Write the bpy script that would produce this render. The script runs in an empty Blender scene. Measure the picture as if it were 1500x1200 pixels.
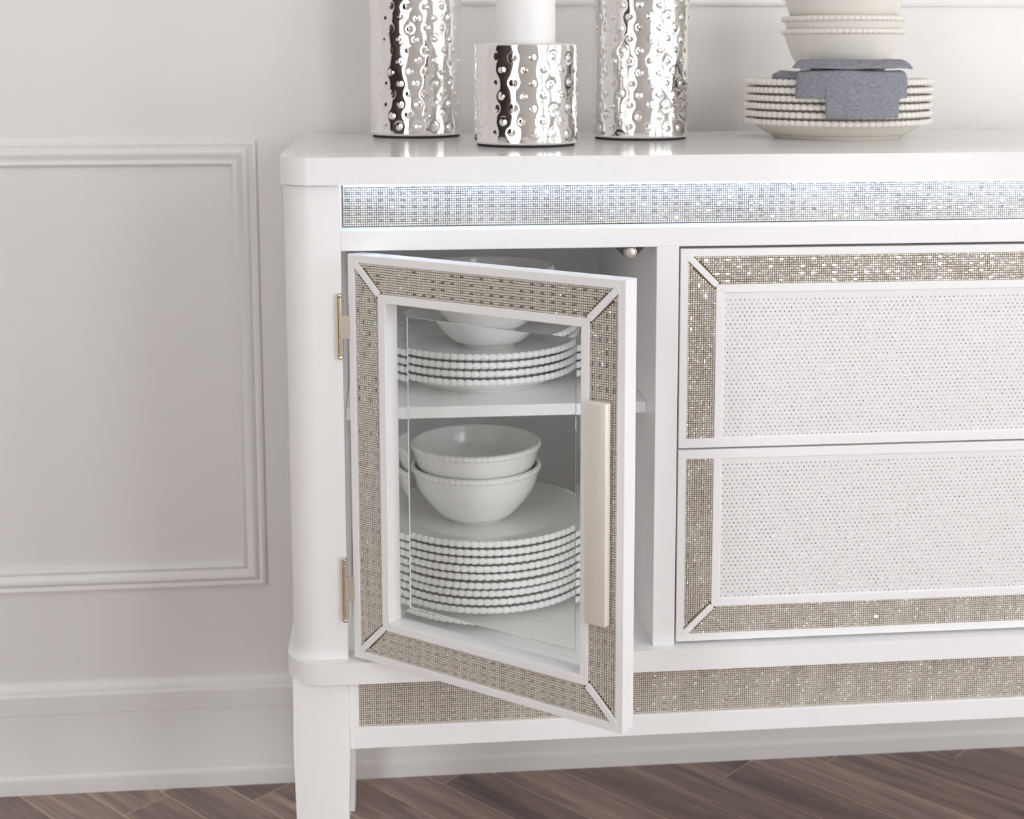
import bpy, bmesh, math, random
import numpy as np
from mathutils import Vector, Matrix
random.seed(7)
RNG = np.random.default_rng(11)
SC = bpy.context.scene
COL = SC.collection

# ------------------------------------------------------------------ camera
FPX, PX, PY = 2094.14, 773.6, 358.57          # focal length and principal point in pixels of the 1500 x 1200 frame
YAW, PITCH, ROLL = 0.09738, 0.13248, -0.00105
cd = bpy.data.cameras.new('camera')
cam = bpy.data.objects.new('camera', cd)
COL.objects.link(cam)
fw = Vector((math.sin(YAW) * math.cos(PITCH), math.cos(YAW) * math.cos(PITCH), -math.sin(PITCH)))
rt = Vector((math.cos(YAW), -math.sin(YAW), 0))
up = rt.cross(fw)
rt2 = rt * math.cos(ROLL) + up * math.sin(ROLL)
up2 = up * math.cos(ROLL) - rt * math.sin(ROLL)
M = Matrix((rt2, up2, -fw)).transposed().to_4x4()
M.translation = (0.05245, -1.53914, 1.07059)
cam.matrix_world = M
cd.sensor_width = 36
cd.lens = FPX / 1500 * 36
cd.shift_x = (750 - PX) / 1500
cd.shift_y = (PY - 600) / 1500
cd.clip_start = 0.05
cd.dof.use_dof = True
cd.dof.focus_distance = 1.47
cd.dof.aperture_fstop = 8.5
SC.camera = cam

# ------------------------------------------------------------------ world, lights, exposure
w = bpy.data.worlds.new('world')
SC.world = w
w.use_nodes = True
w.node_tree.nodes['Background'].inputs[0].default_value = (0.9, 0.95, 1.0, 1)
w.node_tree.nodes['Background'].inputs[1].default_value = 1.0
SC.view_settings.view_transform = 'Standard'
SC.view_settings.look = 'None'
SC.view_settings.gamma = 1
SC.view_settings.use_curve_mapping = False
SC.view_settings.exposure = -1.36
SC.cycles.max_bounces = 16
SC.cycles.diffuse_bounces = 12
SC.cycles.transparent_max_bounces = 16
SC.cycles.sample_clamp_indirect = 6

RX0, RX1, RY0, RY1, RZ = -2.1, 3.3, -2.6, 0.495, 2.75        # the room

def area(name, loc, target, sx, sy, watts, color):
    l = bpy.data.lights.new(name, 'AREA')
    l.shape = 'RECTANGLE'
    l.size, l.size_y, l.energy, l.color = sx, sy, watts, color
    o = bpy.data.objects.new(name, l)
    COL.objects.link(o)
    o.location = loc
    o.rotation_euler = (Vector(target) - Vector(loc)).to_track_quat('-Z', 'Z').to_euler()
    return o

# daylight only where the photograph speaks for a window: bright bands in the silver holders (ahead on the right, and on the right)
# and the soft shadow on the wall to the right of the tall holder (ahead on the left)
WIN_RIGHT = [(-2.40, -1.55, 0.35, 2.40), (-1.30, -0.45, 0.35, 2.40)]      # start, end along y, sill, head
WIN_FRONT = [(-1.90, -0.95, 0.35, 2.40), (1.10, 1.85, 0.35, 2.40), (2.05, 2.80, 0.35, 2.40)]          # start, end along x, sill, head
DAY = (0.945, 0.973, 1.0)
WATTS = 46                                                                # per square metre, the same sky in every window
for a, b, z0, z1 in WIN_RIGHT:
    y, zc = (a + b) / 2, (z0 + z1) / 2
    area('window_right_offscreen', (RX1 + 0.10, y, zc), (0, y, zc), b - a, z1 - z0, WATTS * (b - a) * (z1 - z0), DAY)
for a, b, z0, z1 in WIN_FRONT:
    x, zc = (a + b) / 2, (z0 + z1) / 2
    area('window_front_offscreen', (x, RY0 - 0.10, zc), (x, 0, zc), b - a, z1 - z0, WATTS * (b - a) * (z1 - z0), DAY)

# ------------------------------------------------------------------ materials
def nodes(name):
    m = bpy.data.materials.new(name)
    m.use_nodes = True
    nt = m.node_tree
    return m, nt, nt.nodes['Principled BSDF']

def plain(name, col, rough=0.5, metal=0.0, coat=0.0, spec=0.5, coat_rough=0.05):
    m, nt, b = nodes(name)
    b.inputs['Base Color'].default_value = (*col, 1)
    b.inputs['Roughness'].default_value = rough
    b.inputs['Metallic'].default_value = metal
    b.inputs['Coat Weight'].default_value = coat
    b.inputs['Coat Roughness'].default_value = coat_rough
    b.inputs['Specular IOR Level'].default_value = spec
    return m

def bumpy(name, col, rough, scale, strength, detail=4, dist=0.001, stretch=(1, 1, 1), metal=0.0, var=0.0, coat=0.0):
    """paint, plaster or metal with a fine procedural relief and a slight tone variation"""
    m, nt, b = nodes(name)
    tc = nt.nodes.new('ShaderNodeTexCoord')
    mp = nt.nodes.new('ShaderNodeMapping')
    mp.inputs['Scale'].default_value = stretch
    nz = nt.nodes.new('ShaderNodeTexNoise')
    nz.inputs['Scale'].default_value = scale
    nz.inputs['Detail'].default_value = detail
    bp = nt.nodes.new('ShaderNodeBump')
    bp.inputs['Strength'].default_value = strength
    bp.inputs['Distance'].default_value = dist
    nt.links.new(tc.outputs['Object'], mp.inputs[0])
    nt.links.new(mp.outputs[0], nz.inputs['Vector'])
    nt.links.new(nz.outputs['Fac'], bp.inputs['Height'])
    nt.links.new(bp.outputs[0], b.inputs['Normal'])
    b.inputs['Roughness'].default_value = rough
    b.inputs['Metallic'].default_value = metal
    b.inputs['Coat Weight'].default_value = coat
    if var > 0:
        mx = nt.nodes.new('ShaderNodeMix')
        mx.data_type = 'RGBA'
        mx.inputs[6].default_value = (*[c * (1 - var) for c in col], 1)
        mx.inputs[7].default_value = (*col, 1)
        nt.links.new(nz.outputs['Fac'], mx.inputs[0])
        nt.links.new(mx.outputs[2], b.inputs['Base Color'])
    else:
        b.inputs['Base Color'].default_value = (*col, 1)
    return m

MAT = {}
MAT['wall'] = bumpy('wall_paint', (0.80, 0.785, 0.765), 0.55, 60, 0.08, var=0.01)
MAT['trim'] = bumpy('trim_paint', (0.82, 0.81, 0.80), 0.40, 80, 0.06)
MAT['ceiling'] = bumpy('ceiling_paint', (0.85, 0.85, 0.84), 0.8, 60, 0.1)
MAT['lacquer'] = bumpy('white_lacquer', (0.91, 0.905, 0.90), 0.32, 120, 0.03, var=0.008)
MAT['lacquer'].node_tree.nodes['Principled BSDF'].inputs['Specular IOR Level'].default_value = 0.25
MAT['lacquer_top'] = plain('white_gloss_lacquer', (0.91, 0.905, 0.90), 0.14, spec=0.2)
MAT['ceramic'] = plain('white_ceramic', (0.90, 0.895, 0.885), 0.16, coat=0.3)
MAT['ceramic_cream'] = plain('cream_ceramic', (0.76, 0.725, 0.665), 0.2, coat=0.3)
MAT['chrome'] = plain('polished_silver', (0.90, 0.885, 0.865), 0.045, metal=1)
MAT['felt'] = plain('dark_felt', (0.03, 0.028, 0.03), 0.9)
MAT['wax'] = plain('white_wax', (0.88, 0.875, 0.87), 0.45)
MAT['nickel'] = bumpy('brushed_champagne_nickel', (0.91, 0.865, 0.785), 0.40, 400, 0.08, stretch=(1, 1, 0.02), metal=0.35)
MAT['brass'] = plain('polished_champagne_brass', (0.78, 0.69, 0.54), 0.18, metal=1)
MAT['leaf'] = plain('satin_champagne', (0.56, 0.50, 0.41), 0.42, metal=0.5)
MAT['steel'] = plain('catch_steel', (0.55, 0.51, 0.46), 0.35, metal=0.8)
MAT['catch_plastic'] = plain('dark_catch_plastic', (0.03, 0.032, 0.04), 0.4)
MAT['backing'] = plain('tan_crystal_backing', (0.14, 0.095, 0.055), 0.7)
MAT['bead'] = plain('small_silver_crystal', (0.92, 0.88, 0.81), 0.28, metal=0.35)
MAT['baguette'] = plain('baguette_crystal', (0.90, 0.91, 0.95), 0.09, metal=0.85)
MAT['stud'] = plain('tiny_stud', (0.40, 0.40, 0.41), 0.2, metal=0.8)
MAT['panel'] = bumpy('white_shagreen_panel', (0.84, 0.835, 0.83), 0.4, 900, 0.25, dist=0.0005)
MAT['seam'] = plain('floor_seam', (0.62, 0.49, 0.40), 0.7)
MAT['dark_wood'] = plain('dark_walnut', (0.030, 0.016, 0.010), 0.6, spec=0.15)

m, nt, b = nodes('led_light')
b.inputs['Base Color'].default_value = (0.9, 0.95, 1, 1)
b.inputs['Emission Color'].default_value = (0.42, 0.64, 1.0, 1)
b.inputs['Emission Strength'].default_value = 50
MAT['led'] = m

# thin flat pane: transparent with a Fresnel mirror coat
m = bpy.data.materials.new('clear_pane')
m.use_nodes = True
nt = m.node_tree
nt.nodes.clear()
out = nt.nodes.new('ShaderNodeOutputMaterial')
mix = nt.nodes.new('ShaderNodeMixShader')
tr = nt.nodes.new('ShaderNodeBsdfTransparent')
tr.inputs[0].default_value = (0.985, 0.995, 0.99, 1)
gl = nt.nodes.new('ShaderNodeBsdfGlossy')
gl.inputs['Roughness'].default_value = 0.01
fr = nt.nodes.new('ShaderNodeFresnel')
ge = nt.nodes.new('ShaderNodeNewGeometry')            # both faces of the flat pane mirror alike
ior = nt.nodes.new('ShaderNodeMix')
ior.inputs[2].default_value = 1.45
ior.inputs[3].default_value = 1 / 1.45
nt.links.new(ge.outputs['Backfacing'], ior.inputs[0])
nt.links.new(ior.outputs[0], fr.inputs[0])
nt.links.new(fr.outputs[0], mix.inputs[0])
nt.links.new(tr.outputs[0], mix.inputs[1])
nt.links.new(gl.outputs[0], mix.inputs[2])
nt.links.new(mix.outputs[0], out.inputs[0])
MAT['pane'] = m
m, nt, b = nodes('bevelled_glass')
b.inputs['Base Color'].default_value = (0.985, 0.995, 0.99, 1)
b.inputs['Transmission Weight'].default_value = 1
b.inputs['Roughness'].default_value = 0.0
b.inputs['IOR'].default_value = 1.5
MAT['glass'] = m

# dark oak planks: grain along the local X axis, tone by object
m, nt, b = nodes('dark_oak')
tc = nt.nodes.new('ShaderNodeTexCoord')
oi = nt.nodes.new('ShaderNodeObjectInfo')
ad = nt.nodes.new('ShaderNodeVectorMath'); ad.operation = 'ADD'
sc_ = nt.nodes.new('ShaderNodeVectorMath'); sc_.operation = 'SCALE'
cx = nt.nodes.new('ShaderNodeCombineXYZ')
for i in range(3):
    nt.links.new(oi.outputs['Random'], cx.inputs[i])
nt.links.new(cx.outputs[0], sc_.inputs[0]); sc_.inputs['Scale'].default_value = 37.0
nt.links.new(tc.outputs['Object'], ad.inputs[0]); nt.links.new(sc_.outputs[0], ad.inputs[1])
mp = nt.nodes.new('ShaderNodeMapping'); mp.inputs['Scale'].default_value = (2.2, 26, 1)
nt.links.new(ad.outputs[0], mp.inputs[0])
n1 = nt.nodes.new('ShaderNodeTexNoise'); n1.inputs['Scale'].default_value = 1.2; n1.inputs['Detail'].default_value = 8; n1.inputs['Distortion'].default_value = 1.1
nt.links.new(mp.outputs[0], n1.inputs['Vector'])
mp2 = nt.nodes.new('ShaderNodeMapping'); mp2.inputs['Scale'].default_value = (8, 160, 1)
nt.links.new(ad.outputs[0], mp2.inputs[0])
n2 = nt.nodes.new('ShaderNodeTexNoise'); n2.inputs['Scale'].default_value = 2; n2.inputs['Detail'].default_value = 6
nt.links.new(mp2.outputs[0], n2.inputs['Vector'])
av = nt.nodes.new('ShaderNodeMath'); av.operation = 'MULTIPLY_ADD'
nt.links.new(n2.outputs['Fac'], av.inputs[0]); av.inputs[1].default_value = 0.45
nt.links.new(n1.outputs['Fac'], av.inputs[2])
rp = nt.nodes.new('ShaderNodeValToRGB')
rp.color_ramp.elements[0].position = 0.45; rp.color_ramp.elements[0].color = (0.125, 0.09, 0.083, 1)
rp.color_ramp.elements[1].position = 0.95; rp.color_ramp.elements[1].color = (0.42, 0.30, 0.245, 1)
e = rp.color_ramp.elements.new(0.68); e.color = (0.245, 0.175, 0.155, 1)
nt.links.new(av.outputs[0], rp.inputs[0])
hs = nt.nodes.new('ShaderNodeHueSaturation')
mr = nt.nodes.new('ShaderNodeMapRange'); mr.inputs[3].default_value = 0.8; mr.inputs[4].default_value = 1.25
nt.links.new(oi.outputs['Random'], mr.inputs[0]); nt.links.new(mr.outputs[0], hs.inputs['Value'])
nt.links.new(rp.outputs[0], hs.inputs['Color']); nt.links.new(hs.outputs[0], b.inputs['Base Color'])
bp = nt.nodes.new('ShaderNodeBump'); bp.inputs['Strength'].default_value = 0.25; bp.inputs['Distance'].default_value = 0.0006
nt.links.new(n2.outputs['Fac'], bp.inputs['Height']); nt.links.new(bp.outputs[0], b.inputs['Normal'])
b.inputs['Roughness'].default_value = 0.38
MAT['oak'] = m

# grey linen
m, nt, b = nodes('grey_linen')
tc = nt.nodes.new('ShaderNodeTexCoord')
mp = nt.nodes.new('ShaderNodeMapping'); mp.inputs['Scale'].default_value = (60, 60, 900)
n1 = nt.nodes.new('ShaderNodeTexNoise'); n1.inputs['Scale'].default_value = 3; n1.inputs['Detail'].default_value = 5
nt.links.new(tc.outputs['Object'], mp.inputs[0]); nt.links.new(mp.outputs[0], n1.inputs['Vector'])
rp = nt.nodes.new('ShaderNodeValToRGB')
rp.color_ramp.elements[0].position = 0.35; rp.color_ramp.elements[0].color = (0.15, 0.15, 0.175, 1)
rp.color_ramp.elements[1].position = 0.7; rp.color_ramp.elements[1].color = (0.36, 0.36, 0.40, 1)
nt.links.new(n1.outputs['Fac'], rp.inputs[0]); nt.links.new(rp.outputs[0], b.inputs['Base Color'])
bp = nt.nodes.new('ShaderNodeBump'); bp.inputs['Strength'].default_value = 0.4; bp.inputs['Distance'].default_value = 0.0005
nt.links.new(n1.outputs['Fac'], bp.inputs['Height']); nt.links.new(bp.outputs[0], b.inputs['Normal'])
b.inputs['Roughness'].default_value = 0.9
MAT['linen'] = m

# ------------------------------------------------------------------ helpers
def link(name, me, mat, parent=None, smooth=False, center=True):
    mats = mat if isinstance(mat, (list, tuple)) else [mat]
    for k in mats:
        me.materials.append(MAT[k])
    if smooth:
        me.polygons.foreach_set('use_smooth', [True] * len(me.polygons))
    o = bpy.data.objects.new(name, me)
    COL.objects.link(o)
    if center and len(me.vertices):
        co = np.empty(len(me.vertices) * 3)
        me.vertices.foreach_get('co', co)
        co = co.reshape(-1, 3)
        c = (co.min(0) + co.max(0)) / 2
        me.vertices.foreach_set('co', (co - c).ravel())
        me.update()
        o.location = c
    if parent is not None:
        adopt(o, parent)
    return o

def world_loc(p):
    v = Vector(p.location)
    while p.parent is not None:
        p = p.parent
        v = v + (Vector(p.location) - Vector(p.location))
    return v

WL = {}
def adopt(o, parent):
    """parent o without moving it: every parent here is unrotated"""
    o.parent = parent
    o.location = Vector(o.location) - WL.get(parent.name, Vector(parent.location))
    WL[o.name] = Vector(o.location) + WL.get(parent.name, Vector(parent.location))

def bm_mesh(name, bm):
    bmesh.ops.recalc_face_normals(bm, faces=bm.faces)
    me = bpy.data.meshes.new(name)
    bm.to_mesh(me)
    bm.free()
    return me

def prism_bm(poly, n0, n1, bev=0.0008, seg=2, xf=None, sharp_back=True):
    """polygon in (u, v) extruded along n; the edges get a small bevel"""
    bm = bmesh.new()
    lo = [bm.verts.new((p[0], p[1], n0)) for p in poly]
    hi = [bm.verts.new((p[0], p[1], n1)) for p in poly]
    k = len(poly)
    bm.faces.new(list(reversed(lo)))
    bm.faces.new(hi)
    for i in range(k):
        bm.faces.new((lo[i], lo[(i + 1) % k], hi[(i + 1) % k], hi[i]))
    if bev > 0:
        if k <= 8:
            geom = list(bm.edges)
        else:
            geom = [e for e in bm.edges if abs(e.verts[0].co.z - e.verts[1].co.z) < 1e-7]
        bmesh.ops.bevel(bm, geom=geom, offset=bev, segments=seg, profile=0.5, affect='EDGES', clamp_overlap=True)
    if xf is not None:
        bm.transform(xf)
    return bm

def prism(name, poly, n0, n1, mat, parent=None, bev=0.0008, seg=2, xf=None, smooth=False):
    o = link(name, bm_mesh(name, prism_bm(poly, n0, n1, bev, seg, xf)), mat, parent)
    if smooth:
        shade_auto(o)
    return o

def shade_auto(o, ang=40):
    o.data.polygons.foreach_set('use_smooth', [True] * len(o.data.polygons))
    o.data.set_sharp_from_angle(angle=math.radians(ang))

def box(name, x0, x1, y0, y1, z0, z1, mat, parent=None, bev=0.0012, seg=2):
    return prism(name, [(x0, y0), (x1, y0), (x1, y1), (x0, y1)], z0, z1, mat, parent, bev, seg)

def box_bm(bm, x0, x1, y0, y1, z0, z1):
    vs = [bm.verts.new((x, y, z)) for z in (z0, z1) for x, y in ((x0, y0), (x1, y0), (x1, y1), (x0, y1))]
    for f in ((3, 2, 1, 0), (4, 5, 6, 7), (0, 1, 5, 4), (1, 2, 6, 5), (2, 3, 7, 6), (3, 0, 4, 7)):
        bm.faces.new([vs[i] for i in f])

def round_rect(x0, x1, y0, y1, r, corners=('fl', 'fr'), n=14):
    """outline seen from above, front corners rounded"""
    pts = []
    def arc(cx, cy, a0, a1):
        for i in range(n + 1):
            a = math.radians(a0 + (a1 - a0) * i / n)
            pts.append((cx + r * math.cos(a), cy + r * math.sin(a)))
    if 'fl' in corners: arc(x0 + r, y0 + r, 180, 270)
    else: pts.append((x0, y0))
    if 'fr' in corners: arc(x1 - r, y0 + r, 270, 360)
    else: pts.append((x1, y0))
    pts += [(x1, y1), (x0, y1)]
    return pts

def lathe_arrays(profile, seg):
    pr = np.array(profile, float)
    k = len(pr)
    t = np.arange(seg) * 2 * np.pi / seg
    V = np.stack([np.outer(np.cos(t), pr[:, 0]), np.outer(np.sin(t), pr[:, 0]), np.tile(pr[:, 1], (seg, 1))], -1).reshape(-1, 3)
    F = []
    for i in range(seg):
        j = (i + 1) % seg
        for q in range(k - 1):
            F.append((i * k + q, j * k + q, j * k + q + 1, i * k + q + 1))
    return V, F

def raw_mesh(name, V, F):
    me = bpy.data.meshes.new(name)
    me.from_pydata([tuple(v) for v in V], [], [tuple(f) for f in F])
    me.update()
    return me

def lathe_mesh(name, profile, seg=96):
    V, F = lathe_arrays(profile, seg)
    bm = bmesh.new()
    bm.from_mesh(raw_mesh(name + '_tmp', V, F))
    bmesh.ops.remove_doubles(bm, verts=bm.verts, dist=1e-6)
    bmesh.ops.dissolve_degenerate(bm, edges=bm.edges, dist=1e-7)
    return bm_mesh(name, bm)

def smooth_profile(pts, n=6):
    """Catmull-Rom through the profile points"""
    P = [np.array(p, float) for p in pts]
    P = [2 * P[0] - P[1]] + P + [2 * P[-1] - P[-2]]
    out = []
    for i in range(1, len(P) - 2):
        for k in range(n):
            t = k / n
            a, b_, c, d_ = P[i - 1], P[i], P[i + 1], P[i + 2]
            out.append(0.5 * (2 * b_ + (c - a) * t + (2 * a - 5 * b_ + 4 * c - d_) * t * t + (3 * b_ - a - 3 * c + d_) * t ** 3))
    out.append(P[-2])
    return [tuple(p) for p in out]

def empty(name, loc):
    o = bpy.data.objects.new(name, None)
    COL.objects.link(o)
    o.location = loc
    o.empty_display_size = 0.05
    return o

def tag(o, label, cat, group=None):
    o['label'] = label
    o['category'] = cat
    if group: o['group'] = group
    return o

def struct(o, label=None):
    o['kind'] = 'structure'
    if label: o['label'] = label
    return o

# ------------------------------------------------------------------ room shell
def wall_with_holes(name, bm, label, mat='wall'):
    return struct(link(name, bm_mesh(name, bm), mat), label)

bm = bmesh.new(); box_bm(bm, RX0 - 0.1, RX1 + 0.1, RY1, RY1 + 0.1, -0.05, RZ)
wb = wall_with_holes('wall_back', bm, 'off-white painted wall behind the white sideboard')
bm = bmesh.new(); box_bm(bm, RX0 - 0.1, RX0, RY0, RY1, -0.05, RZ)
wall_with_holes('wall_left', bm, 'off-white side wall with a dark wooden door')
bm = bmesh.new()
ys = [RY0] + [v for q in sorted(WIN_RIGHT) for v in q[:2]] + [RY1]
for i in range(0, len(ys), 2):
    box_bm(bm, RX1, RX1 + 0.08, ys[i], ys[i + 1], -0.05, RZ)
for a, b_, WZ0, WZ1 in WIN_RIGHT:
    box_bm(bm, RX1, RX1 + 0.08, a, b_, -0.05, WZ0); box_bm(bm, RX1, RX1 + 0.08, a, b_, WZ1, RZ)
wall_with_holes('wall_right', bm, 'off-white side wall with two tall windows')
bm = bmesh.new()
xs = [RX0 - 0.1] + [v for q in sorted(WIN_FRONT) for v in q[:2]] + [RX1 + 0.1]
for i in range(0, len(xs), 2):
    box_bm(bm, xs[i], xs[i + 1], RY0 - 0.08, RY0, -0.05, RZ)
for a, b_, WZ0, WZ1 in WIN_FRONT:
    box_bm(bm, a, b_, RY0 - 0.08, RY0, -0.05, WZ0); box_bm(bm, a, b_, RY0 - 0.08, RY0, WZ1, RZ)
wall_with_holes('wall_front', bm, 'off-white wall with three tall windows facing the sideboard')
bm = bmesh.new()
box_bm(bm, RX0 - 0.1, RX1 + 0.1, RY0 - 0.1, RY1 + 0.1, RZ, RZ + 0.1)
struct(link('ceiling', bm_mesh('ceiling', bm), 'ceiling'), 'plain white ceiling')

wi = 0
def window_frame(axis, c0, c1, WZ0, WZ1):
    global wi
    wi += 1
    bm = bmesh.new()
    def bar(a0, a1, z0, z1, d):
        if axis == 'x':
            box_bm(bm, RX1 + 0.01, RX1 + 0.01 + d, a0, a1, z0, z1)
        else:
            box_bm(bm, a0, a1, RY0 - 0.01 - d, RY0 - 0.01, z0, z1)
    t = 0.05
    bar(c0, c0 + t, WZ0, WZ1, 0.06); bar(c1 - t, c1, WZ0, WZ1, 0.06)
    bar(c0 + t, c1 - t, WZ0, WZ0 + t, 0.06); bar(c0 + t, c1 - t, WZ1 - t, WZ1, 0.06)
    bar((c0 + c1) / 2 - 0.015, (c0 + c1) / 2 + 0.015, WZ0 + t, WZ1 - t, 0.04)
    bar(c0 + t, c1 - t, WZ0 + (WZ1 - WZ0) * 0.62, WZ0 + (WZ1 - WZ0) * 0.62 + 0.03, 0.035)
    struct(link('window_%d' % wi, bm_mesh('window', bm), 'trim'), 'white window frame with a central cross bar')
for q in WIN_RIGHT: window_frame('x', *q[:4])
for q in WIN_FRONT: window_frame('y', *q[:4])

# dark door in the left wall (seen only as a reflection in the silver holders)
bm = bmesh.new()
DY0, DY1 = -2.55, -0.70
box_bm(bm, RX0, RX0 + 0.035, DY0, DY1, 0.0, 2.2)
for k in range(2):
    ya = DY0 + 0.1 + k * (DY1 - DY0) / 2
    for z0, z1 in ((0.15, 0.95), (1.05, 2.08)):
        box_bm(bm, RX0 + 0.035, RX0 + 0.05, ya, ya + 0.72, z0, z1)
struct(link('door_1', bm_mesh('door', bm), 'dark_wood'), 'dark walnut panelled double door in the side wall')

# floor: sub-floor slab and separate planks laid diagonally
bm = bmesh.new(); box_bm(bm, RX0 - 0.1, RX1 + 0.1, RY0 - 0.1, RY1 + 0.05, -0.05, -0.0006)
floor = struct(link('floor', bm_mesh('floor', bm), 'seam', center=False), 'dark brown oak plank floor laid diagonally')
ANG = math.radians(-48)
du = Vector((math.cos(ANG), math.sin(ANG)))           # along a plank
dv = Vector((-math.sin(ANG), math.cos(ANG)))          # across
PWID = 0.0732
WALLY = 0.4822
X_SEAM = 0.1947                                       # a seam meets the baseboard here
v_ref = Vector((X_SEAM, WALLY)).dot(dv)

def clip(poly, f):
    out = []
    for i in range(len(poly)):
        a, b_ = poly[i], poly[(i + 1) % len(poly)]
        fa, fb = f(a), f(b_)
        if fa >= 0: out.append(a)
        if (fa >= 0) != (fb >= 0):
            t = fa / (fa - fb)
            out.append((a[0] + (b_[0] - a[0]) * t, a[1] + (b_[1] - a[1]) * t))
    return out

FX0, FX1, FY0 = -1.0, 1.75, -0.75
nplank = 0
for k in range(-30, 30):
    v0 = v_ref + k * PWID
    off = random.uniform(0, 0.62)
    for j in range(-8, 8):
        u0 = off + j * 0.62
        g = 0.0011
        rect = [(u0 + g, v0 + g), (u0 + 0.62 - g, v0 + g), (u0 + 0.62 - g, v0 + PWID - g), (u0 + g, v0 + PWID - g)]
        wp = [tuple(du * p[0] + dv * p[1]) for p in rect]
        wp = clip(wp, lambda p: WALLY + 0.004 - p[1])
        wp = clip(wp, lambda p: p[1] - FY0) if len(wp) > 2 else []
        wp = clip(wp, lambda p: p[0] - FX0) if len(wp) > 2 else []
        wp = clip(wp, lambda p: FX1 - p[0]) if len(wp) > 2 else []
        if len(wp) < 3: continue
        A2 = abs(sum(wp[i][0] * wp[(i + 1) % len(wp)][1] - wp[(i + 1) % len(wp)][0] * wp[i][1] for i in range(len(wp)))) / 2
        if A2 < 4e-4: continue
        c = Vector((sum(p[0] for p in wp) / len(wp), sum(p[1] for p in wp) / len(wp)))
        loc = [((Vector(p) - c).dot(du), (Vector(p) - c).dot(dv)) for p in wp]
        bmp = prism_bm(loc, -0.009, 0.0, 0.0003, 1)
        o = link('plank', bm_mesh('plank', bmp), 'oak', None, center=False)
        o.rotation_euler = (0, 0, ANG)
        o.location = (c.x, c.y, 0)
        o.parent = floor
        nplank += 1
# outer field of the floor beyond the single planks, the same boards joined
bm = bmesh.new()
for k in range(-90, 90):
    v0 = v_ref + k * PWID
    rect = [(-8, v0 + 0.0009), (8, v0 + 0.0009), (8, v0 + PWID - 0.0009), (-8, v0 + PWID - 0.0009)]
    base = [tuple(du * p[0] + dv * p[1]) for p in rect]
    for fs in ([lambda p: FY0 - p[1], lambda p: p[1] - RY0],
               [lambda p: p[1] - FY0, lambda p: FX0 - p[0], lambda p: WALLY + 0.004 - p[1]],
               [lambda p: p[1] - FY0, lambda p: p[0] - FX1, lambda p: WALLY + 0.004 - p[1]]):
        wp = base
        for f in fs + [lambda p: p[0] - RX0, lambda p: RX1 - p[0]]:
            if len(wp) > 2: wp = clip(wp, f)
        if len(wp) > 2:
            bm.faces.new([bm.verts.new((p[0], p[1], 0)) for p in wp])
for v in bm.verts:
    p = Vector((v.co.x, v.co.y)); v.co = (p.dot(du), p.dot(dv), 0)
o = link('outer_planks', bm_mesh('outer_planks', bm), 'oak', None, center=False)
o.rotation_euler = (0, 0, ANG); o.parent = floor; o['kind'] = 'stuff'

# baseboard: profile (distance from the wall, height) run along X
def run_x(name, prof, x0, x1, mat, ywall):
    bm = bmesh.new()
    a = [bm.verts.new((x0, ywall - p[0], p[1])) for p in prof]
    c = [bm.verts.new((x1, ywall - p[0], p[1])) for p in prof]
    n = len(prof)
    for i in range(n):
        bm.faces.new((a[i], a[(i + 1) % n], c[(i + 1) % n], c[i]))
    bm.faces.new(a); bm.faces.new(list(reversed(c)))
    return link(name, bm_mesh(name, bm), mat)
prof = [(0, 0), (0.0132, 0), (0.0132, 0.020), (0.0125, 0.0245), (0.0105, 0.0275), (0.0100, 0.0285), (0.0100, 0.1195),
        (0.0085, 0.1215), (0.0125, 0.1225), (0.0125, 0.149), (0.0105, 0.1515), (0.0085, 0.153), (0.0085, 0.157), (0.006, 0.162), (0.003, 0.166), (0, 0.167)]
bb = run_x('baseboard_back', prof, RX0, RX1, 'trim', RY1)
struct(bb, 'white moulded baseboard along the wall'); shade_auto(bb, 30)

# picture-frame mouldings on the wall, mitred
def panel_moulding(n, x0, x1, z0, z1, wid=0.035):
    pr = [(0, 0), (0.0, 0.006), (0.004, 0.0085), (0.0075, 0.006), (0.009, 0.0055), (0.011, 0.009), (0.014, 0.0125), (0.017, 0.0125),
          (0.021, 0.0085), (0.026, 0.0055), (0.0275, 0.0075), (0.031, 0.0085), (0.034, 0.006), (wid, 0)]
    bm = bmesh.new()
    rings = []
    for d_, h in pr:
        rings.append([bm.verts.new((x, RY1 - h, z)) for x, z in ((x0 + d_, z0 + d_), (x1 - d_, z0 + d_), (x1 - d_, z1 - d_), (x0 + d_, z1 - d_))])
    for a, c in zip(rings, rings[1:]):
        for i in range(4):
            bm.faces.new((a[i], a[(i + 1) % 4], c[(i + 1) % 4], c[i]))
    o = link('trim_%d' % n, bm_mesh('trim', bm), 'trim')
    shade_auto(o, 50)
    return struct(o, 'white rectangular picture-frame moulding on the wall')
panel_moulding(1, -0.80, -0.133, 0.3037, 0.951)
panel_moulding(2, 0.085, 1.55, 1.139, 2.35)

# ------------------------------------------------------------------ sideboard
SX0, SX1 = -0.0655, 1.6065
XC = (SX0 + SX1) / 2
YB = 0.461
Z_SB, Z_RT, Z_RB, Z_ST, Z_MB, Z_AB = 0.9322, 0.8826, 0.8601, 0.3992, 0.3742, 0.2898
X_SL, X_SR = 0.3453, 0.3705
def mx(x): return 2 * XC - x

SB = tag(empty('sideboard', (XC, 0.22, 0)), 'white lacquered sideboard with crystal bands, lit frieze and one open glass door', 'sideboard')
top = prism('top', round_rect(SX0, SX1, -0.0086, YB, 0.042), Z_SB, 0.962, 'lacquer_top', SB, bev=0.0035, seg=3, smooth=True)
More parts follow.
